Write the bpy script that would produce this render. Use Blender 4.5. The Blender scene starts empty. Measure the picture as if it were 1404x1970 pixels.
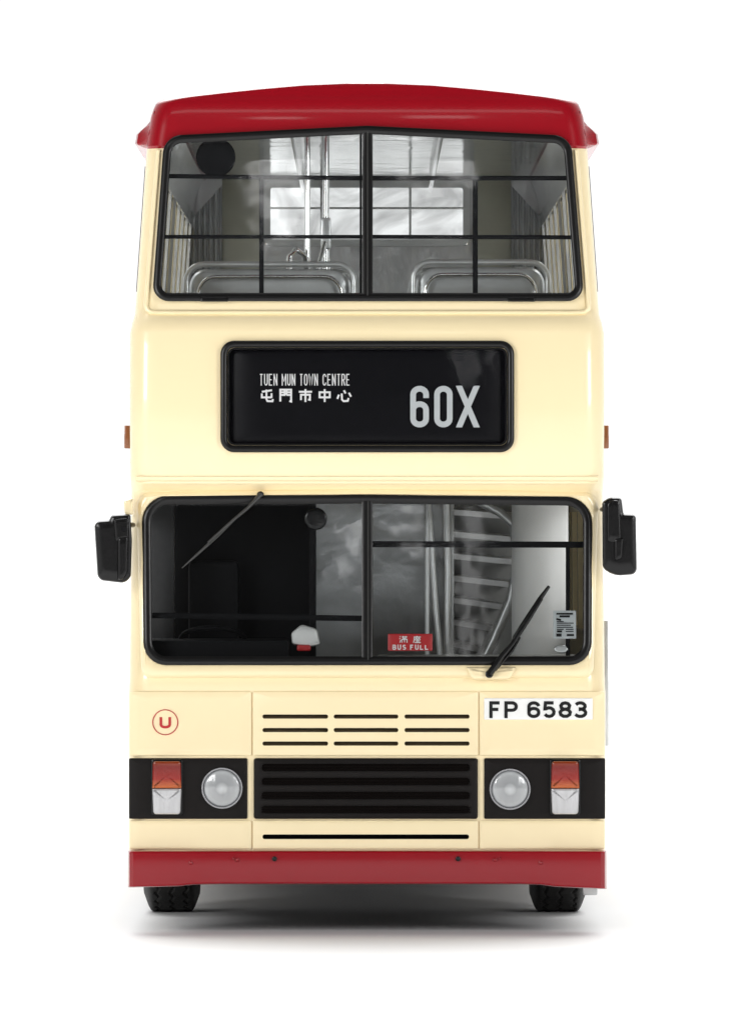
import bpy, bmesh, math, random
from mathutils import Vector
random.seed(4)
K=1/370.; D=15000.; GZ=1799.; HC=985.
C=bpy.context.scene.collection
def Wp(px,py,Y):
    s=1+Y/D
    return Vector(((px-706)*s*K, Y*K, (GZ-HC)*K+(HC-py)*s*K))
def F(x,py,Y):
    return Vector(((x)*K, Y*K, (GZ-py)*K))
# ---------------------------------------------------------------- materials
def mat(name, col, rough=.4, metal=0., coat=0., bump=0., bscale=30., spec=.5, var=0.05, stretch=None):
    m=bpy.data.materials.new(name); m.use_nodes=True
    n=m.node_tree.nodes; l=m.node_tree.links; b=n['Principled BSDF']
    b.inputs['Roughness'].default_value=rough; b.inputs['Metallic'].default_value=metal
    b.inputs['Coat Weight'].default_value=coat; b.inputs['Coat Roughness'].default_value=.06
    b.inputs['Specular IOR Level'].default_value=spec
    tc=n.new('ShaderNodeTexCoord'); nz=n.new('ShaderNodeTexNoise'); nz.inputs['Scale'].default_value=bscale; nz.inputs['Detail'].default_value=4
    if stretch:
        mp=n.new('ShaderNodeMapping'); mp.inputs['Scale'].default_value=stretch; l.new(tc.outputs['Object'],mp.inputs['Vector']); l.new(mp.outputs[0],nz.inputs['Vector'])
    else: l.new(tc.outputs['Object'],nz.inputs['Vector'])
    mx=n.new('ShaderNodeMix'); mx.data_type='RGBA'
    mx.inputs[6].default_value=tuple(c*(1-var) for c in col)+(1,); mx.inputs[7].default_value=tuple(min(1,c*(1+var)) for c in col)+(1,)
    l.new(nz.outputs['Fac'],mx.inputs[0]); l.new(mx.outputs[2],b.inputs['Base Color'])
    if bump:
        bp=n.new('ShaderNodeBump'); bp.inputs['Strength'].default_value=bump; bp.inputs['Distance'].default_value=.01
        l.new(nz.outputs['Fac'],bp.inputs['Height']); l.new(bp.outputs['Normal'],b.inputs['Normal'])
    return m
M={}
M['cream']=mat('cream_paint',(.90,.755,.465),.30,coat=.6,bump=.03,bscale=3,var=.012)
M['red']=mat('red_paint',(.285,.003,.0095),.24,coat=.4,bump=.03,bscale=3,var=.03,spec=.25)
M['rubber']=mat('black_rubber',(.005,.0047,.0047),.28,bump=.05,bscale=40,var=.2,spec=.3)
M['blackpl']=mat('black_plastic',(.0055,.0053,.0055),.22,bump=.04,bscale=25,var=.2,spec=.28)
M['band']=mat('black_band_paint',(.0065,.005,.0045),.4,bump=.04,bscale=25,var=.2,spec=.16)
M['ventlouvre']=mat('vent_louvre',(.07,.055,.035),.5,var=.2,spec=.3)
M['matt']=mat('matt_black',(.004,.004,.005),.75,var=.2,spec=.15)
M['cabgrey']=mat('dark_cab_grey',(.03,.03,.032),.5,var=.2,spec=.3)
M['display']=mat('display_black',(.0025,.0025,.004),.35,spec=.12,var=.2)
M['tyre']=mat('tyre_rubber',(.008,.0075,.007),.6,bump=.3,bscale=60,var=.3,spec=.3)
M['silver']=mat('silver_paint',(.60,.61,.61),.30,metal=.6,bump=.2,bscale=14,var=.08)
M['dullsilver']=mat('dull_silver_paint',(.46,.47,.47),.35,metal=.5,bump=.2,bscale=14,var=.1)
M['rim']=mat('lamp_rim',(.30,.30,.31),.25,metal=.8,var=.05)
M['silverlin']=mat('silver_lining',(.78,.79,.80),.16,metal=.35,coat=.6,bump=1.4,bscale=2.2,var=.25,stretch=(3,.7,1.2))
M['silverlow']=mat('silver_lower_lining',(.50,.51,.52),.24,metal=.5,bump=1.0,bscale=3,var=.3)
M['chrome']=mat('chrome',(.85,.85,.85),.16,metal=1,var=.03)
M['greypl']=mat('grey_interior_plastic',(.33,.33,.31),.35,bump=.1,bscale=12,var=.1)
M['lightgrey']=mat('pale_grey_panel',(.74,.74,.73),.5,bump=.1,bscale=6,var=.06)
M['stairgrey']=mat('stair_grey',(.26,.26,.25),.35,bump=.1,bscale=12,var=.12)
M['stairtread']=mat('stair_tread_silver',(.60,.60,.60),.3,metal=.2,bump=.1,bscale=12,var=.08)
M['ceil']=mat('ceiling_silver',(.82,.83,.82),.12,metal=.8,bump=1.0,bscale=2.2,var=.1)
M['beige']=mat('beige_panel',(.52,.51,.42),.3,coat=.3,bump=.5,bscale=5,var=.15)
M['white']=mat('white_print',(.80,.80,.80),.5,var=.02)
M['plate']=mat('plate_white',(.86,.86,.84),.35,var=.02)
M['sticker']=mat('sticker_grey',(.50,.53,.54),.4,var=.05)
M['ink']=mat('black_ink',(.006,.006,.006),.5,var=.1,spec=.25)
M['greyprint']=mat('grey_print',(.50,.53,.54),.5,var=.03)
M['redprint']=mat('red_print',(.48,.015,.018),.4,var=.04)
M['amber_side']=mat('amber_marker',(.26,.085,.02),.3,coat=.5,var=.15)
M['wiper']=mat('wiper_grey',(.05,.05,.048),.35,metal=.4,var=.2)
M['clear']=mat('clear_lens',(.50,.50,.51),.14,coat=.9,bump=.5,bscale=12,var=.25,stretch=(3,1,.5))
def lensmat():
    m=mat('headlight_lens',(.36,.38,.395),.16,coat=.8,var=.1,bscale=6)
    n=m.node_tree.nodes; l=m.node_tree.links
    tc=n.new('ShaderNodeTexCoord'); w=n.new('ShaderNodeTexWave'); w.wave_type='BANDS'; w.bands_direction='X'; w.inputs['Scale'].default_value=11; w.inputs['Distortion'].default_value=.2
    l.new(tc.outputs['Object'],w.inputs['Vector']); bp=n.new('ShaderNodeBump'); bp.inputs['Strength'].default_value=.12; bp.inputs['Distance'].default_value=.006
    l.new(w.outputs['Fac'],bp.inputs['Height']); l.new(bp.outputs['Normal'],n['Principled BSDF'].inputs['Normal'])
    # reflector light painted into the lens colour: bright centre, darker middle, lighter edge
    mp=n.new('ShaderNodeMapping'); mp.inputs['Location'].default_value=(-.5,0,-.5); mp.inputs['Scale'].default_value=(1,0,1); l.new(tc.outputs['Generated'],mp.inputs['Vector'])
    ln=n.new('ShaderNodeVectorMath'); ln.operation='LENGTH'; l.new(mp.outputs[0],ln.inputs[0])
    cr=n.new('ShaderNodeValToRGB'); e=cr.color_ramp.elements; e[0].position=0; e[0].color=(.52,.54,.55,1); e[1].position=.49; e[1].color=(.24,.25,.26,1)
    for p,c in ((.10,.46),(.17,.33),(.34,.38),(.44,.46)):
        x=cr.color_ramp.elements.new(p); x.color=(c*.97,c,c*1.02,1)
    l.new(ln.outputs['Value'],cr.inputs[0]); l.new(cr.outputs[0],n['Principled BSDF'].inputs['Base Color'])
    return m
M['lens']=lensmat()
def amber():
    m=mat('amber_lens',(.7,.12,.01),.25,coat=.35,bump=.3,bscale=20,spec=.3)
    n=m.node_tree.nodes; l=m.node_tree.links
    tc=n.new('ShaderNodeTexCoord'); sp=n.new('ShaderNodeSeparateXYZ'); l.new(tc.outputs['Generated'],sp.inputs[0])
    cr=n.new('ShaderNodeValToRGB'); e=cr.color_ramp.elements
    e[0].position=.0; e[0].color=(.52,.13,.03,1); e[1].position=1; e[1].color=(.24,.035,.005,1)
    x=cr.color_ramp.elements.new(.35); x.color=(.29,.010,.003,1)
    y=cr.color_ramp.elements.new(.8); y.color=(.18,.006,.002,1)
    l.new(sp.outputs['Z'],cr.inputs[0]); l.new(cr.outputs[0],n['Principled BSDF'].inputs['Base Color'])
    return m
M['amber']=amber()
def glass(name,tint,ior=1.5,bs=.08,painted_haze=None):
    m=bpy.data.materials.new(name); m.use_nodes=True; n=m.node_tree.nodes; l=m.node_tree.links; n.clear()
    o=n.new('ShaderNodeOutputMaterial'); t=n.new('ShaderNodeBsdfTransparent'); g=n.new('ShaderNodeBsdfGlossy')
    t.inputs[0].default_value=tint+(1,); g.inputs['Roughness'].default_value=.05
    g.inputs['Color'].default_value=(.9,.9,.9,1)
    f=n.new('ShaderNodeFresnel'); f.inputs[0].default_value=ior
    nz=n.new('ShaderNodeTexNoise'); nz.inputs['Scale'].default_value=4; tc=n.new('ShaderNodeTexCoord'); l.new(tc.outputs['Object'],nz.inputs['Vector'])
    bp=n.new('ShaderNodeBump'); bp.inputs['Strength'].default_value=bs; bp.inputs['Distance'].default_value=.02
    l.new(nz.outputs['Fac'],bp.inputs['Height']); l.new(bp.outputs['Normal'],g.inputs['Normal'])
    if painted_haze:
        n2=n.new('ShaderNodeTexNoise'); n2.inputs['Scale'].default_value=2.5; n2.inputs['Detail'].default_value=3; n2.inputs['Distortion'].default_value=1.2
        l.new(tc.outputs['Object'],n2.inputs['Vector'])
        cr=n.new('ShaderNodeValToRGB'); e=cr.color_ramp.elements; e[0].position=.34; e[0].color=(painted_haze,painted_haze,painted_haze,1); e[1].position=.6; e[1].color=(.93,.94,.94,1)  # uneven tint imitates blurred highlights in the pane
        l.new(n2.outputs['Fac'],cr.inputs[0]); l.new(cr.outputs[0],t.inputs[0])
    x=n.new('ShaderNodeMixShader'); l.new(f.outputs[0],x.inputs[0]); l.new(t.outputs[0],x.inputs[1]); l.new(g.outputs[0],x.inputs[2]); l.new(x.outputs[0],o.inputs[0])
    return m
M['glass']=glass('window_glass',(.95,.97,.97))
M['sideglass']=glass('side_glass',(.92,.94,.94))
M['lowglass']=glass('lower_side_glass',(.70,.72,.72))
M['rearglass']=glass('rear_glass',(.80,.82,.82),painted_haze=.45)
M['signglass']=glass('sign_glass',(.97,.97,.97),1.25)
# ---------------------------------------------------------------- mesh helpers
def build(name, verts, faces, m, parent=None, smooth=None, fix=True):
    me=bpy.data.meshes.new(name); me.from_pydata([tuple(v) for v in verts],[],faces)
    if fix:
        bm=bmesh.new(); bm.from_mesh(me); bmesh.ops.recalc_face_normals(bm,faces=bm.faces); bm.to_mesh(me); bm.free()
    me.materials.append(M[m] if isinstance(m,str) else m)
    if smooth:
        me.polygons.foreach_set('use_smooth',[True]*len(me.polygons))
        try: me.set_sharp_from_angle(angle=math.radians(smooth))
        except Exception: pass
    me.update()
    o=bpy.data.objects.new(name,me); C.objects.link(o)
    if parent: o.parent=parent
    return o
class MB:
    def __init__(s): s.v=[]; s.f=[]
    def add(s,v,f):
        b=len(s.v); s.v+=v; s.f+=[tuple(i+b for i in q) for q in f]
    def obj(s,name,m,parent=None,smooth=None,fix=True): return build(name,s.v,s.f,m,parent,smooth,fix)
def qout(cs, r, na=8, ne=10):
    n=len(cs); rs=r if isinstance(r,(list,tuple)) else [r]*n
    P=[]; segs=[]
    for i in range(n):
        p=Vector(cs[i]); a=Vector(cs[i-1]); b=Vector(cs[(i+1)%n])
        ra=min(rs[i],(a-p).length*.49,(b-p).length*.49)
        u=(a-p).normalized()*ra; w=(b-p).normalized()*ra
        q=[]
        for j in range(na+1):
            t=j/na; p0=p+u; p3=p+w; p1=p+u*.45; p2=p+w*.45
            q.append(p0*(1-t)**3+p1*3*t*(1-t)**2+p2*3*t*t*(1-t)+p3*t**3)
        segs.append(q)
    for i in range(n):
        P+=segs[i]
        a=segs[i][-1]; b=segs[(i+1)%n][0]
        for j in range(1,ne): P.append(a.lerp(b,j/ne))
    A=sum(P[i].x*P[(i+1)%len(P)].y-P[(i+1)%len(P)].x*P[i].y for i in range(len(P)))
    if A<0: P=P[::-1]
    return P
def rr(x0,y0,x1,y1,r,na=8,ne=10): return qout([(x0,y0),(x1,y0),(x1,y1),(x0,y1)],r,na,ne)
def circ(cx,cy,r,n=48,ry=None):
    return [Vector((cx+r*math.cos(2*math.pi*i/n),cy+(ry or r)*math.sin(2*math.pi*i/n))) for i in range(n)]
def offs(P,d):
    n=len(P); R=[]
    for i in range(n):
        a=P[i-1]; p=P[i]; b=P[(i+1)%n]
        e1=(p-a); e2=(b-p)
        if e1.length<1e-6: e1=e2
        if e2.length<1e-6: e2=e1
        e1=e1.normalized(); e2=e2.normalized()
        n1=Vector((e1.y,-e1.x)); n2=Vector((e2.y,-e2.x)); m=(n1+n2)
        if m.length<1e-6: m=n1
        m.normalize(); c=max(.5,m.dot(n1)); R.append(p+m*(d/c))
    return R
LV=[(1642,460,12),(1460,460,8),(1334,460,8),(1326,459,6),(1300,458,10),(962,455,46),(944,455,40),(930,456,18),(915,457,12),
    (760,458,14),(640,457,20),(620,453,26),(604,448,44),(580,446,50),(440,436,72),(282,425,96)]
RL=[(284,424,95),(279,426,92),(262,424,94),(240,420,96),(222,417,98),(207,412,101),(198,408,103),(193,403,105),(189,393,107),(185,371,110),(178,310,113),(170.5,238,116),(163.5,160,119),(160,78,122),(158.5,30,128)]
def ys(px,py):
    T=LV+RL[3:]
    b=9*((px-706)/450.)**2
    if py>=T[0][0]: return T[0][2]+b
    for i in range(len(T)-1):
        a,c=T[i],T[i+1]
        if a[0]>=py>=c[0]:
            t=(a[0]-py)/max(1e-6,(a[0]-c[0])); return a[2]+(c[2]-a[2])*t+b
    return T[-1][2]+b
def loopv(P,off,base=None,pf=Wp):
    out=[]
    for p in P:
        Y=(ys(p.x,p.y) if base is None else base)+off
        out.append(pf(p.x,p.y,Y))
    return out
def loft(loops, cap0=False, capc=None):
    v=[]; f=[]; n=len(loops[0])
    for L in loops: v+=L
    for i in range(len(loops)-1):
        for j in range(n):
            j2=(j+1)%n; f.append((i*n+j,i*n+j2,(i+1)*n+j2,(i+1)*n+j))
    if cap0: f.append(tuple(range(n)))
    if capc is not None:
        v.append(capc); c=len(v)-1; b=(len(loops)-1)*n
        for j in range(n): f.append((b+j,b+(j+1)%n,c))
    return v,f
def cen(P): return Vector((sum(p.x for p in P)/len(P),sum(p.y for p in P)/len(P)))
def slabL(P,front,back,bev=2,base=None,pf=Wp,rings=4,dome=0):
    c=cen(P); L=[loopv(P,back,base,pf),loopv(P,front+bev,base,pf)]
    Q=offs(P,-bev*.35); L.append(loopv(Q,front+bev*.3,base,pf)); Q=offs(P,-bev); L.append(loopv(Q,front,base,pf))
    for i in range(1,rings):
        t=i/rings; R=[q.lerp(c,t) for q in Q]; L.append(loopv(R,front-dome*(1-(1-t)**2),base,pf))
    Yc=(ys(c.x,c.y) if base is None else base)+front-dome
    return loft(L,True,pf(c.x,c.y,Yc))
def slab(name,P,front,back,m,parent,bev=2,base=None,pf=Wp,rings=4,dome=0,smooth=35):
    v,f=slabL(P,front,back,bev,base,pf,rings,dome); return build(name,v,f,m,parent,smooth)
def sheet(name,P,off,m,parent,base=None,pf=Wp,rings=6):
    c=cen(P); L=[loopv([q.lerp(c,i/rings) for q in P],off,base,pf) for i in range(rings)]
    v,f=loft(L,False,pf(c.x,c.y,(ys(c.x,c.y) if base is None else base)+off)); return build(name,v,f,m,parent,60)
def gasket(P,wo,wi,front,back,base=None,pf=Wp):
    L=[loopv(offs(P,a),b,base,pf) for a,b in ((wo,back),(wo,front+2.5),(wo*.6,front),(-wi*.55,front),(-wi,front+3),(-wi,back))]
    L.append(L[0]); v,f=loft(L); return v,f
def tubeL(pts,r,n=8,flat=None):
    pts=[Vector(p) for p in pts]; v=[]; f=[]; up=None
    for i,p in enumerate(pts):
        d=(pts[min(i+1,len(pts)-1)]-pts[max(i-1,0)]).normalized()
        if up is None:
            up=Vector((0,-1,0)) if abs(d.y)<.9 else Vector((0,0,1))
        s=d.cross(up).normalized(); u=s.cross(d).normalized(); up=u
        rr_=r[i] if isinstance(r,(list,tuple)) else r
        for j in range(n):
            a=2*math.pi*j/n; v.append(p+(s*math.cos(a)+u*math.sin(a)*(flat or 1))*rr_*K)
    for i in range(len(pts)-1):
        for j in range(n):
            f.append((i*n+j,i*n+(j+1)%n,(i+1)*n+(j+1)%n,(i+1)*n+j))
    f.append(tuple(range(n))); f.append(tuple(range((len(pts)-1)*n,len(pts)*n)))
    return v,f
def tube(name,pts,r,m,parent,n=8,flat=None):
    v,f=tubeL(pts,r,n,flat); return build(name,v,f,m,parent,50)
def boxL(x0,x1,p0,p1,y0,y1,pf=F):
    v=[pf(x,p,y) for x in (x0,x1) for p in (p0,p1) for y in (y0,y1)]
    return v,[(0,1,3,2),(4,6,7,5),(0,4,5,1),(2,3,7,6),(0,2,6,4),(1,5,7,3)]
def box(name,x0,x1,p0,p1,y0,y1,m,parent,bev=2,pf=F):
    v,f=boxL(x0,x1,p0,p1,y0,y1,pf); o=build(name,v,f,m,parent)
    if bev:
        bm=bmesh.new(); bm.from_mesh(o.data); bmesh.ops.bevel(bm,geom=bm.edges[:],offset=bev*K,segments=2,affect='EDGES',profile=.6); bm.to_mesh(o.data); bm.free()
        o.data.polygons.foreach_set('use_smooth',[True]*len(o.data.polygons)); o.data.set_sharp_from_angle(angle=math.radians(40))
    return o
def cut(o,v,f):
    c=build('cutter',v,f,'matt')
    md=o.modifiers.new('b','BOOLEAN'); md.operation='DIFFERENCE'; md.object=c; md.solver='EXACT'
    dg=bpy.context.evaluated_depsgraph_get(); dg.update()
    me=bpy.data.meshes.new_from_object(o.evaluated_get(dg)); o.modifiers.clear(); o.data=me
    me.polygons.foreach_set('use_smooth',[True]*len(me.polygons)); me.set_sharp_from_angle(angle=math.radians(32))
    bpy.data.objects.remove(c)
def prismL(P,y0,y1,pf=Wp):
    v=[pf(p.x,p.y,y0) for p in P]+[pf(p.x,p.y,y1) for p in P]; n=len(P)
    return v,[tuple(range(n)),tuple(range(n,2*n))]+[(j,(j+1)%n,n+(j+1)%n,n+j) for j in range(n)]
# ---------------------------------------------------------------- stroke lettering
def arc(cx,cy,rx,ry,a0,a1,n=9): return [(cx+rx*math.cos(math.radians(a0+(a1-a0)*i/n)),cy+ry*math.sin(math.radians(a0+(a1-a0)*i/n))) for i in range(n+1)]
O_=arc(.5,.74,.5,.26,180,0)+arc(.5,.26,.5,.26,0,-180)
R_=arc(.5,.84,.5,.16,180,0)+arc(.5,.16,.5,.16,0,-180)
G={'T':[[(0,1),(1,1)],[(.5,1),(.5,0)]],'U':[[(0,1)]+arc(.5,.28,.5,.28,180,360)+[(1,1)]],'E':[[(1,1),(0,1),(0,0),(1,0)],[(0,.5),(.85,.5)]],
'N':[[(0,0),(0,1)],[(0,1),(1,0)],[(1,0),(1,1)]],'M':[[(0,0),(0,1)],[(0,1),(.5,.35),(1,1)],[(1,1),(1,0)]],'O':[O_+[O_[0]]],'0':[R_+[R_[0]]],'W':[[(0,1),(.22,0),(.5,.8),(.78,0),(1,1)]],
'C':[arc(.5,.72,.5,.28,10,180)+arc(.5,.28,.5,.28,180,350)],'P':[[(0,0),(0,1),(.6,1)]+arc(.6,.73,.4,.27,90,-90)+[(0,.46)]],
'R':[[(0,0),(0,1),(.6,1)]+arc(.6,.74,.4,.26,90,-90)+[(0,.48)],[(.5,.48),(1,0)]],'F':[[(1,1),(0,1),(0,0)],[(0,.52),(.85,.52)]],'L':[[(0,1),(0,0),(1,0)]],
'X':[[(0,0),(1,1)],[(0,1),(1,0)]],
'six':[[(1,.74)]+arc(.5,.84,.5,.16,0,180)+arc(.5,.16,.5,.16,180,360)+arc(.5,.41,.5,.16,0,180)],
'6':[arc(.5,.74,.5,.26,4,180)+arc(.5,.26,.5,.26,180,360)+arc(.5,.34,.5,.25,0,170)],
'5':[[(.93,1),(.1,1),(.05,.56)]+arc(.48,.32,.5,.32,130,-150)],
'8':[arc(.5,.76,.43,.24,90,450),arc(.5,.27,.5,.27,90,450)],
'3':[arc(.45,.76,.47,.24,155,-90)+arc(.45,.27,.53,.27,90,-155)],
'S':[arc(.5,.76,.47,.24,25,262)+arc(.5,.26,.5,.26,82,-155)],
'B':[[(0,0),(0,1),(.6,1)]+arc(.6,.76,.34,.24,90,-90)+[(0,.52)],[(.6,.52)]+arc(.6,.26,.4,.26,90,-90)+[(0,0)]],
'tun':[[(.12,.80),(.5,.86),(.92,.93)],[(.12,.66),(.12,.34),(.88,.34)],[(.88,.68),(.88,.30)],[(.48,.98),(.48,.2),(.56,.04),(.95,.02),(1,.2)]],
'men':[[(.06,0),(.06,.97),(.42,.97),(.42,.54),(.06,.54)],[(.06,.76),(.42,.76)],[(.58,.54),(.58,.97),(.95,.97),(.95,0),(.80,.04)],[(.58,.76),(.95,.76)],[(.58,.54),(.95,.54)]],
'shi':[[(.5,1.02),(.5,.86)],[(0,.80),(1,.80)],[(.16,.12),(.16,.56),(.84,.56),(.84,.14),(.70,.16)],[(.5,.80),(.5,-.04)]],
'zhong':[[(.08,.28),(.08,.76),(.92,.76),(.92,.28)],[(.08,.34),(.92,.34)],[(.5,1.02),(.5,-.04)]],
'xin':[[(.12,.56),(.0,.22)],[(.32,.66),(.34,.16),(.46,.03),(.76,.05),(.82,.28)],[(.48,.92),(.60,.66)],[(.84,.72),(1,.40)]],
'man':[[(0,.95),(.12,.85)],[(-.05,.65),(.08,.57)],[(0,.02),(.15,.4)],[(.26,.86),(1,.86)],[(.45,1),(.45,.66),(.8,.66),(.8,1)],[(.28,0),(.28,.5),(.97,.5),(.97,0)],[(.62,.66),(.62,.05)]],
'zuo':[[(.5,1.02),(.5,.86)],[(.02,.0),(.12,.4),(.12,.85),(1,.85)],[(.24,.38),(.36,.72),(.48,.42)],[(.68,.38),(.8,.72),(.94,.42)],[(.58,.78),(.58,.04)],[(.3,.26),(.9,.26)],[(.18,.02),(1,.02)]]}
def stroke(mb,pts,w,off,base,pf=Wp,flatcut=False):
    P=[Vector(p) for p in pts]; Q=[P[0]]
    for p in P[1:]:
        if (p-Q[-1]).length>.05: Q.append(p)
    P=Q; n=len(P); closed=(P[0]-P[-1]).length<.3 and n>3
    if closed: P[-1]=P[0].copy()
    L=[];R=[]
    for i in range(n):
        a=P[i-1] if i>0 else (P[-2] if closed else None); b=P[i+1] if i<n-1 else (P[1] if closed else None)
        e1=(P[i]-a).normalized() if a is not None else None; e2=(b-P[i]).normalized() if b is not None else None
        p=P[i].copy()
        end=None
        if e1 is None: e1=e2; end=-1
        if e2 is None: e2=e1; end=1
        n1=Vector((e1.y,-e1.x)); n2=Vector((e2.y,-e2.x)); m=n1+n2
        m=n1 if m.length<1e-4 else m.normalized(); d=w/2/max(.55,m.dot(n1)); l_,r_=p+m*d,p-m*d
        if flatcut and end and abs(e1.y)>abs(e1.x)*.8 :
            ty=p.y+(1 if e1.y*end>0 else -1)*w/2
            l_=l_+e1*((ty-l_.y)/e1.y); r_=r_+e1*((ty-r_.y)/e1.y)
        L.append(l_); R.append(r_)
    v=[];f=[]
    for dz in (0,1.2):
        for i in range(n):
            for q in (L[i],R[i]):
                Y=(ys(q.x,q.y) if base is None else base)+off+dz; v.append(pf(q.x,q.y,Y))
    for i in range(n-1):
        a=2*i; f.append((a,a+1,a+3,a+2)); b=2*n+a; f.append((b,b+2,b+3,b+1)); f.append((a,a+2,b+2,b)); f.append((a+1,b+1,b+3,a+3))
    f.append((0,2*n,2*n+1,1)); e=2*n-2; f.append((e,e+1,2*n+e+1,2*n+e))
    mb.add(v,f)
def glyph(mb,g,x0,x1,yt,yb,w,off,base=None,pf=Wp):
    h=w/2
    for i,s in enumerate(G[g]):
        fc=len(g)==1 and g in 'XNMWTFPRU'
        stroke(mb,[(x0+h+(x1-x0-w)*u,yb-h-(yb-yt-w)*t) for u,t in s],w*(.85 if (g=='N' and i==1) or (g=='M' and i==1) else 1),off-.35*i,base,pf,fc)
def text(mb,items,off,base=None,pf=Wp):
    for g,x0,x1,yt,yb,w in items: glyph(mb,g,x0,x1,yt,yb,w,off,base,pf)
def row(s,x0,x1,yt,yb,w,gap,space=.55):
    wt={' ':space,'M':1.2,'W':1.25}
    n=sum(wt.get(c,1) for c in s); adv=(x1-x0+gap)/n; x=x0; out=[]
    for c in s:
        a=adv*wt.get(c,1)
        if c!=' ': out.append((c,x,x+a-gap,yt,yb,w))
        x+=a
    return out
# ================================================================ SETTING
g=build('ground',[(-900,-60,0),(900,-60,0),(900,1800,0),(-900,1800,0)],[(0,1,2,3)],mat('white_tabletop',(.95,.95,.95),.6,spec=.1,var=.003,bscale=1))
g['kind']='structure'
# ================================================================ BUS
bus=bpy.data.objects.new('double_decker_bus',None); C.objects.link(bus)
bus['label']='cream model double-decker bus with red roof and bumper, standing on a white surface'
bus['category']='bus'
def ring(hw,yf,r,bow,yb,nf=24,nc=8,z=0):
    pts=[]
    for i in range(nf+1):
        u=-1+2*i/nf; x=u*(hw-r); pts.append((x,yf+bow*(x/450)**2))
    b=bow*((hw-r)/450)**2
    for i in range(1,nc+1):
        a=math.pi/2*i/nc; pts.append((hw-r+r*math.sin(a),yf+b+r*(1-math.cos(a))))
    ns=14
    for i in range(1,ns): pts.append((hw,yf+b+r+(yb-r-yf-b-r)*i/ns))
    for i in range(nc+1):
        a=math.pi/2*i/nc; pts.append((hw-r+r*math.cos(a),yb-r+r*math.sin(a)))
    for i in range(1,8): pts.append((hw-r-2*(hw-r)*i/8,yb))
    for i in range(nc+1):
        a=math.pi/2*i/nc; pts.append((-hw+r-r*math.sin(a),yb-r+r*math.cos(a)))
    for i in range(1,ns): pts.append((-hw,yb-r-(yb-r-yf-b-r)*i/ns))
    for i in range(nc):
        a=math.pi/2*i/nc; pts.append((-hw+r-r*math.cos(a),yf+b+r*(1-math.sin(a))))
    return pts
YB=3640; YR=3490
def shell(levels,t,rad,captop):
    outer=[];inner=[]
    for py,hw,yf in levels:
        s=1+yf/D; z=HC-(HC-py)*s
        outer.append([F(x,z,y) for x,y in ring(hw*s,yf,rad(hw),9,YB-(yf*.4 if py<300 else 0))])
        inner.append([F(x,z,y) for x,y in ring(max(5,hw*s-t),yf+t,max(3,rad(hw)-t*.6),9,YB-t-(yf*.4 if py<300 else 0))])
    v=[];f=[];n=len(outer[0])
    if captop:
        inner=[[p-Vector((0,0,t*K)) if i>1 else p for p in L] for i,L in enumerate(inner)]
    loops=outer+inner[::-1]
    m=len(outer)
    for L in loops: v+=L
    for i in range(len(loops)-1):
        if captop and i==m-1: continue
        for j in range(n): f.append((i*n+j,i*n+(j+1)%n,(i+1)*n+(j+1)%n,(i+1)*n+j))
    last=len(loops)-1
    for j in range(n): f.append((last*n+j,last*n+(j+1)%n,(j+1)%n,j))
    if captop: f.append(tuple((m-1)*n+j for j in range(n))); f.append(tuple(m*n+j for j in range(n)))
    return v,f
UW=qout([(323,268),(706,249),(1091,268),(1115,571),(301,571)],[26,0.5,26,24,24])
LW=qout([(281,962),(706,960),(1131,964),(1130,1272),(284,1272)],[42,.5,42,36,36])
DS=rr(430.5,661.5,982.5,863.5,20)
v,f=shell(LV,14,lambda h:42,False); body=build('body',v,f,'cream',bus,32)
cb=MB()
for P,a,b in ((UW,-60,240),(LW,-60,220)): cb.add(*prismL(P,a,b))
cb.add(*prismL(rr(440,671,973,854,12),-60,120))
cb.add(*prismL(rr(498,1368,909,1441,4),-60,80)); cb.add(*prismL(rr(498,1466,909,1568,4),-60,80)); cb.add(*prismL(rr(498,1600,909,1622,4),-60,80))
cb.add(*prismL(circ(427,1517,34,32),-60,70)); cb.add(*prismL(circ(981,1519,34,32),-60,70))
cut(body,cb.v,cb.f)
cb=MB(); ups=[]; los=[]
yy=240
while yy<3100: ups.append((yy,yy+330)); yy+=372
for a,b in ups: cb.add(*boxL(-700,700,318,545,a,b))
yy=980
while yy<3000: los.append((yy,yy+400)); yy+=450
for a,b in los: cb.add(*boxL(-700,700,985,1230,a,b))
cb.add(*boxL(-700,-300,990,1230,200,560)); cb.add(*boxL(300,700,970,1560,220,520))
cut(body,cb.v,cb.f)
cb=MB()
cb.add(*boxL(-240,240,300,350,3400,3900))
for yc in (880,2950):
    for sx in (-1,1):
        P=[(yc+235*math.cos(a*math.pi/24),1600-235*math.sin(a*math.pi/24)) for a in range(25)]+[(yc-235,1720),(yc+235,1720)]
        n=len(P); vv=[F(sx*300,p[1],p[0]) for p in P]+[F(sx*520,p[1],p[0]) for p in P]
        cb.add(vv,[tuple(range(n)),tuple(range(n,2*n))]+[(j,(j+1)%n,n+(j+1)%n,n+j) for j in range(n)])
cut(body,cb.v,cb.f)
cb=MB(); cb.add(*boxL(-240,240,265,302,3400,3900)); cut(body,cb.v,cb.f)
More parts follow.
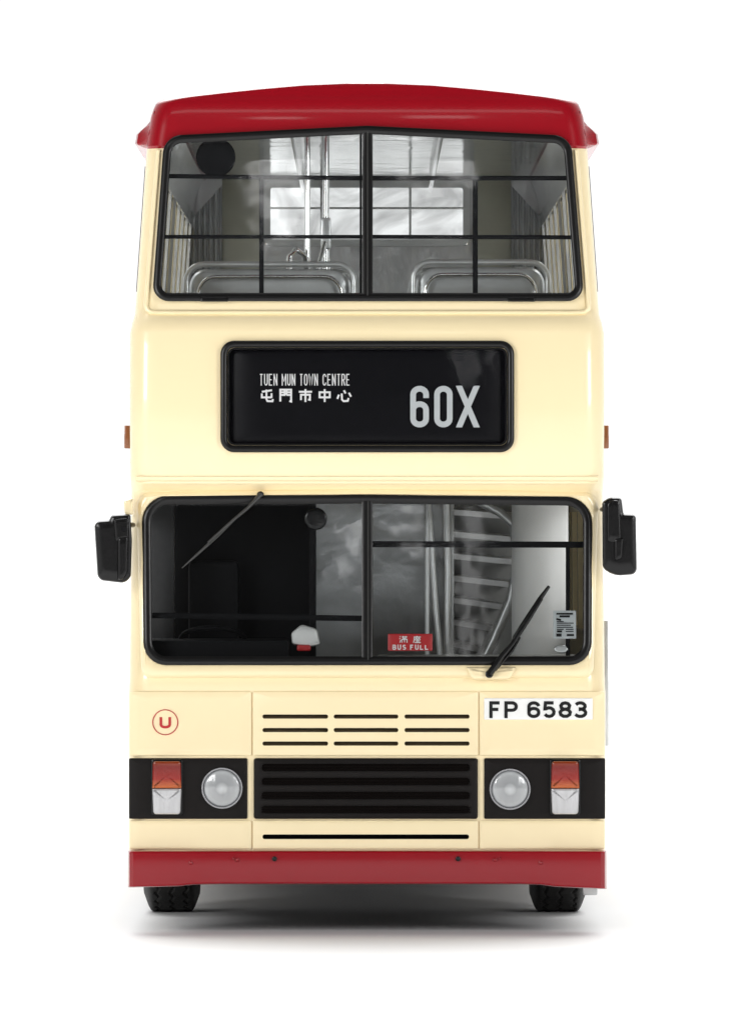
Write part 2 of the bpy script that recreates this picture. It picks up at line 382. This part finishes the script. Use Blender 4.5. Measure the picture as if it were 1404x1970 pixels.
# roof
v,f=shell(RL,14,lambda h:min(38,h*.5),True); roof=build('roof',v,f,'red',bus,40)
cb=MB(); cb.add(*prismL(offs(UW,1),-60,240)); cb.add(*boxL(-240,240,206,290,3300,3900)); cut(roof,cb.v,cb.f)
for sx in (-1,1):
    prof=[(413,206),(420,222),(429,233),(441,243),(448,250),(451,268),(448,271),(432,277),(419,280),(416,240)]
    st=[(125,.0),(138,.5),(150,.9),(165,1),(3500,1)]
    loops=[]
    for Y,t in st: loops.append([F(sx*(413+(x-413)*max(t,.3)),p,Y) for x,p in prof])
    v,f=loft(loops,True); f.append(tuple(range(len(v)-len(prof),len(v))))
    build('gutter',v,f,'red',roof,24)
# ---- window surrounds
def surround(name,P,O,hi=9):
    L=[loopv(O,2),loopv(offs(O,-3),-hi*.55),loopv(offs(O,-9),-hi),loopv(offs(P,10),-hi*.9),loopv(offs(P,1),-hi*.35),loopv(offs(P,-1),6)]
    v,f=loft(L); return build(name,v,f,'cream',bus,50)
so=qout([(262,946),(706,941),(1151,946),(1141,1306),(272,1306)],[30,.5,30,22,22])
surround('lower_window_surround',LW,so,12)
def strip(name,pts,w,h,m='cream'):
    L=[]
    for i,(x,y) in enumerate(pts):
        d=(Vector(pts[min(i+1,len(pts)-1)])-Vector(pts[max(0,i-1)])).normalized(); nn=Vector((d.y,-d.x))
        Ls=[]
        for a,b in ((-1,2),(-.7,-h*.7),(-.25,-h),(.25,-h),(.7,-h*.7),(1,2)):
            q=Vector((x,y))+nn*w*a; Ls.append(Wp(q.x,q.y,ys(q.x,q.y)+b))
        L.append(Ls)
    n=6; vv=[p for l in L for p in l]; ff=[(i*n+j,i*n+j+1,(i+1)*n+j+1,(i+1)*n+j) for i in range(len(L)-1) for j in range(n-1)]
    return build(name,vv,ff,m,bus,60,fix=True)
path=[(305-24*i/12,288+ (586-288)*i/12) for i in range(13)]+[(283,594),(290,599)]+[(300+ (1114-300)*i/20,600) for i in range(21)]+[(1124,599),(1131,594)]+[(1132-24*i/12,586-(586-288)*i/12) for i in range(13)]
strip('panel_ridge',path,5,5)
strip('panel_ridge',[(262+(1150-262)*i/24,921) for i in range(25)],6,4)
# ---- front panels
def front_panel(name,x0,x1,y0,y1,m,r=3,slots=(),hi=5,bev=2.2):
    o=slab(name,rr(x0,y0,x1,y1,r,ne=8),-hi,5.5,m,bus,bev=bev,rings=5)
    if slots:
        c=MB()
        for s in slots: c.add(*prismL(rr(*s,(s[3]-s[1])*.45,na=5,ne=3),-60,60))
        cut(o,c.v,c.f)
    return o
front_panel('front_panel',249,483.8,1331,1454,'cream',bev=1.5)
front_panel('vent_panel',486,920,1331,1454,'cream',slots=[(x0,y-4,x1,y+4) for x0,x1 in ((505,631),(642,766),(778,903)) for y in (1379,1405,1431)],bev=1.5)
front_panel('front_panel',922.2,1163,1331,1454,'cream',bev=1.5)
front_panel('lower_strip',249,483.8,1579,1634,'cream',bev=1.5); front_panel('lower_strip',922.2,1163,1579,1634,'cream',bev=1.5)
front_panel('vent_panel',486,920,1579,1634,'cream',slots=[(505,1606,902,1615)],bev=1.5)
front_panel('lamp_panel',248,476,1459,1576,'band'); front_panel('lamp_panel',931,1164,1459,1576,'band')
gr=front_panel('grille',488,919,1459,1576,'band',r=5,hi=9,bev=4,slots=[(503,y-8,904,y+8) for y in (1477,1504,1531,1558)])
for y in (1477,1504,1531,1558):
    v,f=gasket(rr(503,y-8,904,y+8,7,na=5,ne=12),1.5,.8,-10,-5); build('slat',v,f,'band',gr,40)
    for q in (-4.6,0,4.6):
        vv=[F(-204,y+q-2.2,4),F(200,y+q-2.2,4),F(200,y+q+1.6,1),F(-204,y+q+1.6,1)]; vv+=[p+Vector((0,.01,0)) for p in vv]
        build('slat',vv,[(0,1,2,3),(7,6,5,4),(0,4,5,1),(1,5,6,2),(2,6,7,3),(3,7,4,0)],'band',gr)
front_panel('seam_filler',477.5,486,1460,1575,'matt',hi=-2,bev=1); front_panel('seam_filler',921,929.5,1460,1575,'matt',hi=-2,bev=1)
for (a,b) in ((1360,1448),(1462,1572),(1595,1628)):
    box('vent_backing',-215,210,a,b,40,44,'matt',bus,0)
for x0,x1 in ((505,631),(642,766),(778,903)):
    for y in (1379,1405,1431):
        vv=[Wp(x0-3,y-9,26),Wp(x1+3,y-9,26),Wp(x1+3,y+9,8),Wp(x0-3,y+9,8)]
        vv+=[p+Vector((0,.006,0)) for p in vv]
        build('louvre',vv,[(0,1,2,3),(7,6,5,4),(0,4,5,1),(1,5,6,2),(2,6,7,3),(3,7,4,0)],'ventlouvre',bus)
# ---- lamps
def headlight(cx,cy):
    b=MB(); b.add(*gasket(circ(cx,cy,38,56),2.2,2.5,-14,-2)); o=b.obj('headlight','rim',bus,50)
    sheet('reflector',circ(cx,cy,34,48),14,'silver',o,rings=5)
    slab('lens',circ(cx,cy,36.5,56),-12,-4,'lens',o,bev=5,rings=8,dome=5,smooth=70)
    return o
headlight(427,1517); headlight(981,1519)
def indicator(x0,x1,sx):
    o=slab('indicator_lamp',rr(x0,1461,x1,1570,6),-9,-4,'blackpl',bus,bev=2)
    slab('amber_lens',qout([(x0+4,1465),(x1-4,1465),(x1-3,1517),(x0+3,1517)],[6,6,1,1]),-22,-8,'amber',o,bev=4,rings=5,dome=0,smooth=25)
    slab('clear_lens',qout([(x0+3,1518),(x1-3,1518),(x1-5,1567),(x0+5,1567)],[1,1,6,6]),-22,-8,'clear',o,bev=4,rings=5,dome=0,smooth=25)
indicator(290,352,1); indicator(1057,1117,-1)
# ---- bumper
def bumper():
    L=[]
    st=[(246,1707,70),(246.5,1707.5,14),(249,1708,2),(256,1708,-5),(342,1706,-9),(372,1703,-3),(420,1702,-2)]
    for x in range(460,960,40): st.append((x,1702,-2))
    st+=[(992,1702,-2),(1040,1703,-3),(1068,1707,-9),(1156,1711,-5),(1163,1711,2),(1166,1711,14),(1167,1711,70)]
    n=9
    for x,b,y in st:
        t=1637
        pr=[(t+1,y+60),(t,y+8),(t+2,y+2),(t+5,y),((t+b)/2,y-1),(b-4,y),(b-1.5,y+2),(b,y+8),(b-1,y+60)]
        L.append([Wp(x,p,q) for p,q in pr])
    v=[p for l in L for p in l]; m=len(L)
    f=[(i*n+j,i*n+(j+1)%n,(i+1)*n+(j+1)%n,(i+1)*n+j) for i in range(m-1) for j in range(n)]
    f+=[tuple(range(n)),tuple(range((m-1)*n,m*n))]
    return build('bumper',v,f,'red',bus,20)
bm_=bumper()
for x in (528,881): slab('bolt',circ(x,1653,5,16),-9,0,'blackpl',bm_,bev=2,base=0)
for x,y in ((456,1655),(952,1655),(367,1661),(1040,1661),(449,1652),(961,1652)): slab('rivet',circ(x,y,4 if y!=1652 else 2.5,14),-8,0,'red',bm_,bev=2.5,base=0)
# ---- windows
def win(name,P,wo,wi):
    v,f=gasket(P,wo,wi,-14,10); return build(name,v,f,'rubber',bus,50)
uw=win('upper_windscreen',UW,8,8); lw=win('lower_windscreen',LW,8,9)
def bar(name,x0,y0,x1,y1,w,parent,off,m='rubber',d=6):
    n=10; a=Vector((x0,y0)); b=Vector((x1,y1)); dr=(b-a).normalized(); nn=Vector((dr.y,-dr.x))*w/2
    L=[]
    for i in range(n+1):
        p=a.lerp(b,i/n); L.append([Wp((p+nn*s).x,(p+nn*s).y,ys(p.x,p.y)+off+e) for s,e in ((-1,d),(-1,1.2),(-.6,0),(.6,0),(1,1.2),(1,d))])
    v=[p for l in L for p in l]; f=[(i*6+j,i*6+(j+1)%6,(i+1)*6+(j+1)%6,(i+1)*6+j) for i in range(n) for j in range(6)]+[tuple(range(6)),tuple(range(n*6,n*6+6))]
    return build(name,v,f,m,parent,50)
bar('divider',707,246,707,574,20,uw,-13,d=26); bar('divider',706,958,706,1276,20,lw,-13,d=26)
bar('divider_trim',707,252,707,568,3,uw,-15,'wiper'); bar('divider_trim',708,964,708,1270,3,lw,-15,'wiper')
sheet('glass_pane',qout([(322,268),(705,250),(705,571),(301,571)],[26,1,1,24]),4,'glass',uw)
sheet('glass_pane',qout([(709,250),(1091,268),(1114,571),(709,571)],[1,26,24,1]),4,'glass',uw)
sheet('glass_pane',qout([(281,962),(704,961),(704,1272),(284,1272)],[42,1,1,36]),4,'glass',lw)
sheet('glass_pane',qout([(708,961),(1131,964),(1130,1272),(708,1272)],[1,42,36,1]),4,'glass',lw)
for a in ((318,338,700,342,8.5),(714,342,1098,342,9),(310,455,700,455,7.5),(714,455,1106,456,8),(503,341,503,568,9),(914,342,914,568,10),(694,250,694,566,4.5)):
    bar('guard_bar',*a,uw,14,'matt')
bar('guard_bar',286,1184,700,1190,11,lw,12,'matt'); bar('guard_bar',712,1047,1128,1048,12,lw,12,'matt'); bar('guard_bar',1092,1048,1092,1262,8,lw,12,'matt')
# ---- destination sign
ds=build('destination_sign',*gasket(DS,6.5,6.5,-11,10),'rubber',bus,50)
v,f=gasket(rr(438.5,669.5,974.5,855.5,14),1,3,-4,14); build('inner_frame',v,f,'rubber',ds,50)
slab('display',rr(438,669,975,856,10),14,20,'display',ds,bev=1)
sheet('sign_glass',rr(437,668,976,857,14),2,'signglass',ds)
mb=MB()
for w,x0,x1 in (('TUEN',499,533.5),('MUN',542,568),('TOWN',576,611.5),('CENTRE',620.5,673)): text(mb,row(w,x0,x1,719,741.5,1.9,1.9),11)
for g_,x0,x1 in (('tun',499,527),('men',536,563),('shi',573,602),('zhong',611,638),('xin',647,677)): text(mb,[(g_,x0,x1,747,774,3.6)],11)
mb.obj('destination_lettering','white',ds)
mb=MB(); text(mb,[('six',789,825,742,822,11),('0',835,870.5,742,822,11),('X',879.5,920,742,822,11)],11); mb.obj('route_number','greyprint',ds)
# ---- number plate, badge
pl=slab('number_plate',rr(931,1343.5,1140,1385,2),-8,-4.5,'plate',bus,bev=1)
for c,a,b in (('F',941,964),('P',970,996),('6',1014,1039),('5',1044,1069),('8',1074,1100),('3',1104,1130)):
    mb=MB(); text(mb,[(c,a,b,1349.5,1382,6.3)],-9.2); mb.obj('registration_letter' if c in 'FP' else 'registration_digit','ink',pl)
mb=MB(); mb.add(*gasket(circ(318,1390,24,48),1.1,1.1,-7,-4)); bd=mb.obj('round_badge','redprint',bus)
mb=MB(); text(mb,[('U',307,329,1380,1402,5)],-6.5); mb.obj('badge_letter','redprint',bd)
# ---- wipers
def P2(px,py,o): return Wp(px,py,ys(px,py)+o)
w=tube('wiper',[P2(503,950,-22),P2(478,976,-30),P2(440,1008,-30),P2(400,1044,-26)],[5,3.2,2.6,2.2],'wiper',bus)
tube('wiper_blade',[P2(462,990,-22),P2(420,1030,-20),P2(380,1066,-20),P2(350,1093,-18)],[1.2,2.8,2.6,1],'wiper',w)
slab('wiper_pivot',circ(501,952,7,20),-24,0,'blackpl',w,bev=3)
w=tube('wiper',[P2(941,1297,-30),P2(966,1262,-32),P2(985,1240,-30),P2(1018,1190,-28),P2(1042,1152,-25)],[7,5.5,4.5,4,3],'blackpl',bus)
tube('wiper_blade',[P2(978,1258,-18),P2(990,1225,-21),P2(1010,1196,-21),P2(1040,1150,-20),P2(1056,1128,-18)],[2,3.6,5,4.6,3],'blackpl',w)
tube('wiper_link',[P2(952,1290,-24),P2(985,1252,-26),P2(1000,1226,-26)],[3,3,2.5],'blackpl',w)
slab('wiper_pivot',circ(941,1297,8,20),-32,0,'blackpl',w,bev=3)
slab('wiper_mount',qout([(896,1284),(994,1284),(982,1308),(906,1308)],[4,4,8,8]),-21,4,'cream',bus,bev=6)
slab('access_hatch',rr(385,571,440,580,3),-16,-2,'blackpl',bus,bev=2)
slab('access_hatch',rr(975,571,1030,580,3),-16,-2,'blackpl',bus,bev=2)
# ---- mirrors
mr=slab('wing_mirror',qout([(181,1003),(210,1001),(215,991),(251,989),(254,1040),(252,1110),(240,1122),(188,1116)],[12,2,4,5,4,6,8,12]),-10,16,'blackpl',bus,bev=6,base=0)
slab('mirror_bracket',qout([(218,999),(247,996),(247,1036),(222,1042)],[4,4,4,4]),-15,-6,'blackpl',mr,bev=3,base=0)
slab('mirror_clamp',qout([(226,1034),(246,1032),(245,1104),(236,1116),(226,1116)],[5,4,6,6,6]),-17,0,'blackpl',mr,bev=4,base=0)
tube('mirror_arm',[Wp(240,1010,6),Wp(247,1010,20),Wp(256,1010,60)],[5,5,5],'blackpl',mr)
tube('mirror_bolt',[Wp(238,1018,-20),Wp(238,1018,-12)],5,'matt',mr)
slab('mirror_mount',qout([(238,964),(256,958),(256,990),(240,990)],[4,3,3,4]),4,40,'cream',bus,bev=3,base=10)
mr=slab('wing_mirror',qout([(1158,966),(1172,957),(1195,957),(1199,989),(1223,990),(1225,1105),(1182,1108),(1159,1094)],[4,6,7,3,8,12,12,8]),-10,16,'blackpl',bus,bev=6,base=0)
slab('mirror_bracket',qout([(1168,968),(1177,962),(1192,962),(1195,1046),(1168,1042)],[5,5,8,8,5]),-15,-6,'blackpl',mr,bev=3,base=0)
slab('mirror_clamp',qout([(1182,1036),(1200,1034),(1197,1075),(1182,1080)],[5,5,6,6]),-18,0,'blackpl',mr,bev=4,base=0)
tube('mirror_arm',[Wp(1172,980,6),Wp(1166,980,20),Wp(1158,980,60)],[5,5,5],'blackpl',mr)
# ---- side markers, door trim
for sx,a,b in ((-1,-470,-457),(1,457,468)):
    box('side_marker',a,b,817,862,90,140,'amber_side',bus,2.5)
box('door_trim',459,469.5,1196,1440,150,560,'silver',bus,2)
def gasket_side(a,b,p0,p1,h0,h1,sx):
    loops=[]
    for d,e in ((9,.5),(9,4.5),(-2,4.5),(-2,.5),(9,.5)):
        L=[]
        for Y,p in ((a-d,p0-d),(b+d,p0-d),(b+d,p1+d),(a-d,p1+d)):
            h=h0+(h1-h0)*(p-p0)/(p1-p0); L.append(F(sx*(h+e),p,Y))
        loops.append(L)
    return loft(loops)
def sideglass(lst,p0,p1,h0,h1,gm='sideglass'):
    for a,b in lst:
        for sx in (-1,1):
            o=build('side_window',*gasket_side(a,b,p0,p1,h0,h1,sx),'rubber',bus)
            gv=[F(sx*(h0-2),p0,a),F(sx*(h0-2),p0,b),F(sx*(h1-2),p1,b),F(sx*(h1-2),p1,a)]
            build('side_glass',gv,[(0,1,2,3)],gm,o)
sideglass(ups,318,545,430,446); sideglass(los,985,1230,455,458,'lowglass')
FF=lambda x,p,y:F(x-706,p,y)
rw=build('rear_window',*gasket(rr(-236+706,208,236+706,346,14),8,8,YR-5,YR-22,base=0,pf=FF),'silver',bus,40)
build('rear_glass',[F(-235,206,YR-12),F(235,206,YR-12),F(235,348,YR-12),F(-235,348,YR-12)],[(0,1,2,3)],'rearglass',rw)
box('rear_bar',-235,235,262,267,YR-28,YR-14,'silver',rw,1); box('rear_bar',-5,5,206,346,YR-29,YR-15,'rim',rw,1); box('rear_bar',100,106,206,346,YR-29,YR-15,'silver',rw,1); box('rear_bar',-110,-104,206,346,YR-29,YR-15,'silver',rw,1)
# ---- decks
box('ceiling_lining',-398,398,192,197,190,YR+10,'ceil',bus,0)
box('upper_deck_floor',-438,438,800,826,70,YB-20,'greypl',bus,0)
box('lower_deck_floor',-444,444,1440,1460,60,YB-20,'greypl',bus,0)
box('chassis',-330,330,1600,1690,120,YB-120,'matt',bus,4)
box('underside_light_block',-430,430,1640,1690,62,640,'matt',bus,4)  # unseen block added to darken the ground between the tyres
box('rear_lining',-420,420,350,800,YR-4,YR+2,'silverlin',bus,0)
box('rear_header',-243,243,197,206,YR-4,YR+2,'silverlin',bus,0)
for sx in (-1,1):
    box('rear_pillar',min(sx*240,sx*424),max(sx*240,sx*424),197,350,YR-4,YR+2,'silverlin',bus,0)
    box('rear_curtain',min(sx*254,sx*342),max(sx*254,sx*342),197,420,YR-30,YR-14,'beige',bus,2)
    n=60; vv=[]
    for p in (300,470):
        for i in range(n+1): vv.append(F(sx*(344+78*i/n),p-(0 if p>400 else 96*(1-i/n)*.9),YR-40-7*math.cos(i*2*math.pi/10)))
    build('corrugated_screen',vv,[(i,i+1,n+2+i,n+1+i) for i in range(n)],'silverlin',bus,60)
    loops=[]
    for Y in (190,YR-6):
        loops.append([F(sx*x,p,Y) for x,p in ((398,193),(399,206),(404,225),(409,240),(414,314),(410,314),(404,240),(396,215),(385,198))])
    v,f=loft(loops,True); build('cove_lining',v,f,'silverlin',bus,40)
    box('side_lining',min(sx*426,sx*431),max(sx*426,sx*431),548,798,150,YR-6,'silverlin',bus,0)
    for a,b in ups:
        vv=[F(sx*h,p,Y) for Y in (b+2,min(b+40,YR-8)) for h,p in ((408,314),(414,314),(430,548),(424,548))]
        build('pillar_lining',vv,[(0,1,2,3),(4,7,6,5),(0,4,5,1),(1,5,6,2),(2,6,7,3),(3,7,4,0)],'silverlin',bus)
box('dividing_bulkhead',-444,444,860,1435,2100,2112,'stairgrey',bus,0)
# ---- upper deck interior
def seat(cx,hw,Y,top):
    o=slab('passenger_seat',[p for p in qout([(706+cx-hw,top+8),(706+cx+hw,top+8),(706+cx+hw+4,790),(706+cx-hw-4,790)],[34,34,6,6])],Y,Y+26,'silver',bus,bev=12,base=0,pf=FF)
    for k in (0,24):
        h=hw+6-k; t=top+k; pts=[F(cx-h,700,Y-14)]+[F(cx-h,t+34,Y-14)]
        for a in range(1,8):
            q=math.pi/2*a/8; pts.append(F(cx-h+34*(1-math.cos(q)),t+34-34*math.sin(q),Y-14))
        pts+=[F(cx-h+34,t,Y-14),F(cx+h-34,t,Y-14)]
        for a in range(1,8):
            q=math.pi/2*a/8; pts.append(F(cx+h-34+34*math.sin(q),t+34-34*math.cos(q),Y-14))
        pts+=[F(cx+h,t+34,Y-14),F(cx+h,700,Y-14)]
        tube('grab_rail',pts,6 if k==0 else 4,'chrome' if k else 'silver',o,10)
    box('cushion',cx-hw,cx+hw,690,720,Y-150,Y,'greypl',o,8)
    return o
for r in range(4):
    Y=300+r*520
    seat(-190,158,Y,499); seat(222,126,Y,495)
def pole(x,p0,p1,Y,r=7,m='chrome'): return tube('handrail_pole',[F(x,p0,Y),F(x,(p0+p1)/2,Y),F(x,p1,Y)],r,m,bus,10)
pole(-118,196,800,420,6); pole(-82,196,800,520,7)
box('pole_fitting',-92,-72,398,462,505,540,'silver',bus,5)
tube('handrail',[F(-118,520,420),F(-122,478,400),F(-140,466,390),F(-152,480,380),F(-154,540,380)],6,'chrome',bus)
tube('handrail',[F(-118,520,420),F(-96,500,440),F(-84,450,500)],6,'chrome',bus)
for sx in (-1,1):
    tube('ceiling_rail',[F(sx*150,225,260),F(sx*150,225,3400)],5,'chrome',bus)
slab('periscope_mirror',circ(415,302,38,32),60,72,'matt',bus,bev=4,base=80)
# ---- lower deck interior
box('cab_partition',-378,-104,930,1330,330,345,'matt',bus,3)
box('cab_side_panel',-436,-379,930,1330,332,343,'cabgrey',bus,1)
box('cab_side_wall',-112,-100,930,1330,150,340,'matt',bus,3)
box('dashboard',-430,-150,1232,1330,70,230,'matt',bus,10)
tube('steering_wheel',[F(-300+62*math.cos(a*math.pi/16),1232-22*math.sin(a*math.pi/16),170-40*math.sin(a*math.pi/16)) for a in range(33)],5,'matt',bus)
box('driver_seat',-350,-250,1080,1300,260,300,'matt',bus,14)
slab('interior_mirror',circ(607,998,22,28),40,50,'blackpl',bus,bev=4,base=60)
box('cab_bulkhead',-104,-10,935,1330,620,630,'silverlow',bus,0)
tm=slab('ticket_machine',qout([(560,1218),(580,1201),(610,1210),(616,1240),(600,1244),(562,1240)],[5,6,6,4,4,4]),90,140,'lightgrey',bus,bev=5,base=0)
slab('ticket_box',rr(571,1241,598,1253,4),86,130,'redprint',tm,bev=3,base=0)
sg=slab('bus_full_sign',rr(746,1219.5,832,1252.5,2),10,13,'redprint',bus,bev=1)
mb=MB(); text(mb,row('BUS FULL',755,824,1240.5,1250.5,2.0,2.6),8.4); text(mb,[('man',768,784,1223,1237.5,1.7),('zuo',794,810,1223,1237.5,1.7)],8.6); mb.obj('sign_lettering','white',sg)
nt=slab('paper_notice',rr(1064,1175,1108,1229,1),8,10,'sticker',bus,bev=.6)
mb=MB()
for y,a,b in ((1196,1071,1084),(1199,1071,1103),(1203,1071,1098),(1207,1071,1102),(1211,1071,1084),(1211,1088,1103),(1215,1088,1103)): stroke(mb,[(a,y),(b,y)],1.8,6.4,None)
stroke(mb,[(1070,1181),(1102,1181)],3.4,6.4,None); stroke(mb,[(1076,1186),(1096,1186)],4,6.4,None); stroke(mb,[(1070,1222),(1080,1222)],6,6.4,None); stroke(mb,[(1090,1222),(1104,1222)],4,6.4,None)
stroke(mb,[(1070,1191),(1079,1193)],3.6,6.4,None); stroke(mb,[(1071,1215),(1081,1215)],4,6.4,None)
mb.obj('notice_print','ink',nt)
slab('permit_disc',circ(1080,1249,15,24,8),12,20,'silver',bus,bev=3)
stc=box('staircase',160,172,960,1430,430,760,'dullsilver',bus,3)
def slantbox(name,x0,x1,pl_,pr_,h,y0,y1,m):
    vv=[F(x0,pl_,y0),F(x1,pr_,y0),F(x1,pr_+h,y0),F(x0,pl_+h,y0)]; vv+=[F(x0,pl_-4,y1),F(x1,pr_-4,y1),F(x1,pr_-4+h,y1),F(x0,pl_-4+h,y1)]
    build(name,vv,[(0,1,2,3),(7,6,5,4),(0,4,5,1),(1,5,6,2),(2,6,7,3),(3,7,4,0)],m,stc)
for i in range(9):
    xr=300-max(0,i-2)*13; p=980+i*44
    slantbox('stair_tread',172,xr,p,p+10+i,11,470+i*22,640+i*22,'stairtread')
    slantbox('stair_riser',172,xr,p+11,p+21+i,34,634+i*22,638+i*22,'stairgrey')
tube('stair_stringer',[F(215,960,440),F(262,985,440),F(290,1010,440),F(298,1080,440),F(284,1160,440),F(250,1240,440),F(215,1310,440)],9,'dullsilver',stc)
tube('stair_handrail',[F(120,960,400),F(128,1060,400),F(136,1180,400),F(150,1330,400)],6,'silver',stc)
tube('stair_handrail',[F(156,960,420),F(160,1100,420),F(158,1300,420)],7,'silver',stc)
vv=[F(300,1090,500),F(300,1330,500),F(170,1330,500),F(215,1270,500),F(262,1190,500)]; vv+=[p+Vector((0,.02,0)) for p in vv]
build('stair_side_panel',vv,[(0,1,2,3,4),(9,8,7,6,5)]+[(i,(i+1)%5,5+(i+1)%5,5+i) for i in range(5)],'stairgrey',stc)
pts=[(286+ 56*(1-math.cos(a*math.pi/12)),430-36*math.sin(a*math.pi/12)) for a in range(13)]
v=[F(x,930,y) for x,y in pts]+[F(x,1430,y) for x,y in pts]; n=13
build('curved_panel',v,[(i,i+1,n+i+1,n+i) for i in range(n-1)],'lightgrey',bus,60)
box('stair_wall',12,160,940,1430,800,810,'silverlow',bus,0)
pole(118,930,1440,300,5,'dullsilver')
box('entrance_step',180,440,1380,1440,90,420,'greypl',bus,4)
box('dash_shelf',20,420,1262,1290,60,150,'greypl',bus,4)
# ---- wheels
def wheel(x0,x1,yc,R=186):
    NA=300
    w=x1-x0
    us=[i/44 for i in range(45)]
    v=[];f=[]
    for i in range(NA):
        a=2*math.pi*i/NA
        for j,u in enumerate(us):
            e=abs(2*u-1); sh=R-22*max(0,(e-.72)/.28)**2
            x=x0+w*u; zig=8*abs(((i*3/NA*26)%2)-1)
            gro=0
            for gx in (.22,.5,.78):
                if abs(w*(u-gx)+ zig-6)<2.6: gro=3
            r=sh-gro
            v.append(F(x,GZ-R+r*math.sin(a),yc+r*math.cos(a)))
    m=len(us)
    for i in range(NA):
        i2=(i+1)%NA
        for j in range(m-1): f.append((i*m+j,i*m+j+1,i2*m+j+1,i2*m+j))
    for s,jj in ((0,0),(1,m-1)):
        b=len(v); x=x0 if s==0 else x1; xx=x+(8 if s==0 else -8)
        for rr_,xo in ((150,x+(-5 if s==0 else 5)),(112,xx)):
            for i in range(NA):
                a=2*math.pi*i/NA; v.append(F(xo,GZ-R+rr_*math.sin(a),yc+rr_*math.cos(a)))
        for i in range(NA):
            i2=(i+1)%NA; f.append((i*m+jj,i2*m+jj,b+i2,b+i)); f.append((b+i,b+i2,b+NA+i2,b+NA+i))
    e=bpy.data.objects.new('wheel',None); C.objects.link(e); e.parent=bus
    build('tyre',v,f,'tyre',e,30)
    v=[];f=[];N=40
    for s in (0,1):
        x=x0+14 if s==0 else x1-14
        for rr_,xo in ((113,x),(100,x+(8 if s==0 else -8)),(60,x+(14 if s==0 else -14)),(40,x)):
            for i in range(N):
                a=2*math.pi*i/N; v.append(F(xo,GZ-R+rr_*math.sin(a),yc+rr_*math.cos(a)))
        b=s*4*N
        for q in range(3):
            for i in range(N): f.append((b+q*N+i,b+q*N+(i+1)%N,b+(q+1)*N+(i+1)%N,b+(q+1)*N+i))
        f.append(tuple(b+3*N+i for i in range(N)))
    build('rim',v,f,'silver',e,40)
for yc in (880,2950):
    wheel(-448,-345,yc); wheel(336,440,yc)
box('front_axle',-340,330,1600,1625,865,895,'matt',bus,3)
box('exhaust_bracket',418,446,1705,1728,100,150,'silver',bus,3)
# ================================================================ LIGHT
wd=bpy.data.worlds.new('World'); bpy.context.scene.world=wd; wd.use_nodes=True
n=wd.node_tree.nodes; l=wd.node_tree.links; bg=n['Background']
tc=n.new('ShaderNodeTexCoord'); sp=n.new('ShaderNodeSeparateXYZ'); l.new(tc.outputs['Generated'],sp.inputs[0])
mr1=n.new('ShaderNodeMapRange'); mr1.interpolation_type='SMOOTHSTEP'
mr1.inputs['From Min'].default_value=-.6; mr1.inputs['From Max'].default_value=.85; mr1.inputs['To Min'].default_value=.06; mr1.inputs['To Max'].default_value=1.08
l.new(sp.outputs['Y'],mr1.inputs['Value'])
dt=n.new('ShaderNodeVectorMath'); dt.operation='DOT_PRODUCT'; dt.inputs[1].default_value=(0,.58,.815); l.new(tc.outputs['Generated'],dt.inputs[0])
mr2=n.new('ShaderNodeMapRange'); mr2.interpolation_type='SMOOTHSTEP'; mr2.inputs['From Min'].default_value=.74; mr2.inputs['From Max'].default_value=.97; mr2.inputs['To Min'].default_value=0; mr2.inputs['To Max'].default_value=4.1
l.new(dt.outputs['Value'],mr2.inputs['Value'])
ad=n.new('ShaderNodeMath'); ad.operation='ADD'; l.new(mr1.outputs[0],ad.inputs[0]); l.new(mr2.outputs[0],ad.inputs[1]); l.new(ad.outputs[0],bg.inputs['Strength']); bg.inputs[0].default_value=(1,1,1,1)
def lamp(name,loc,tgt,sx,sy,P,col=(1,1,1)):
    d=bpy.data.lights.new(name,'AREA'); d.shape='RECTANGLE'; d.size=sx; d.size_y=sy; d.energy=P; d.color=col
    o=bpy.data.objects.new(name,d); C.objects.link(o); o.location=loc
    o.rotation_euler=(Vector(tgt)-Vector(loc)).to_track_quat('-Z','Y').to_euler(); return o
lamp('overhead_softbox',(0,7,11),(0,1.5,0),8,8,300)
lamp('key_softbox',(-8,-11,5.4),(0,0,2.4),4,4,720)
lamp('fill_softbox',(9,-11,5.0),(0,0,2.4),4,4,600)
# added lamps: small ones put reflections on the glass, a strip on the roof
lamp('added_roof_strip_lamp',(0,-20,13.4),(0,0,4.2),9,.8,60)
for x,z,sx,sy,L in ((-1.35,11.2,.8,.55,5.5),(1.1,11.5,1.0,.7,5),(-.25,6.5,.3,.8,5),(.62,6.6,.5,.5,5),(1.5,5.9,.25,1.4,3.5)):
    lamp('added_glint_lamp',(x,-20,z),(0,0,3.5),sx,sy,L*math.pi*sx*sy)
# ================================================================ CAMERA
cd=bpy.data.cameras.new('camera'); co=bpy.data.objects.new('camera',cd); C.objects.link(co)
co.location=(0+(702-706)*K,-D*K,(GZ-HC)*K); co.rotation_euler=(math.radians(90),0,0)
cd.sensor_fit='HORIZONTAL'; cd.sensor_width=36; cd.lens=36*D/1404; cd.clip_end=4000; cd.clip_start=1
bpy.context.scene.camera=co
vs=bpy.context.scene.view_settings; vs.view_transform='Standard'; vs.look='None'; vs.exposure=0
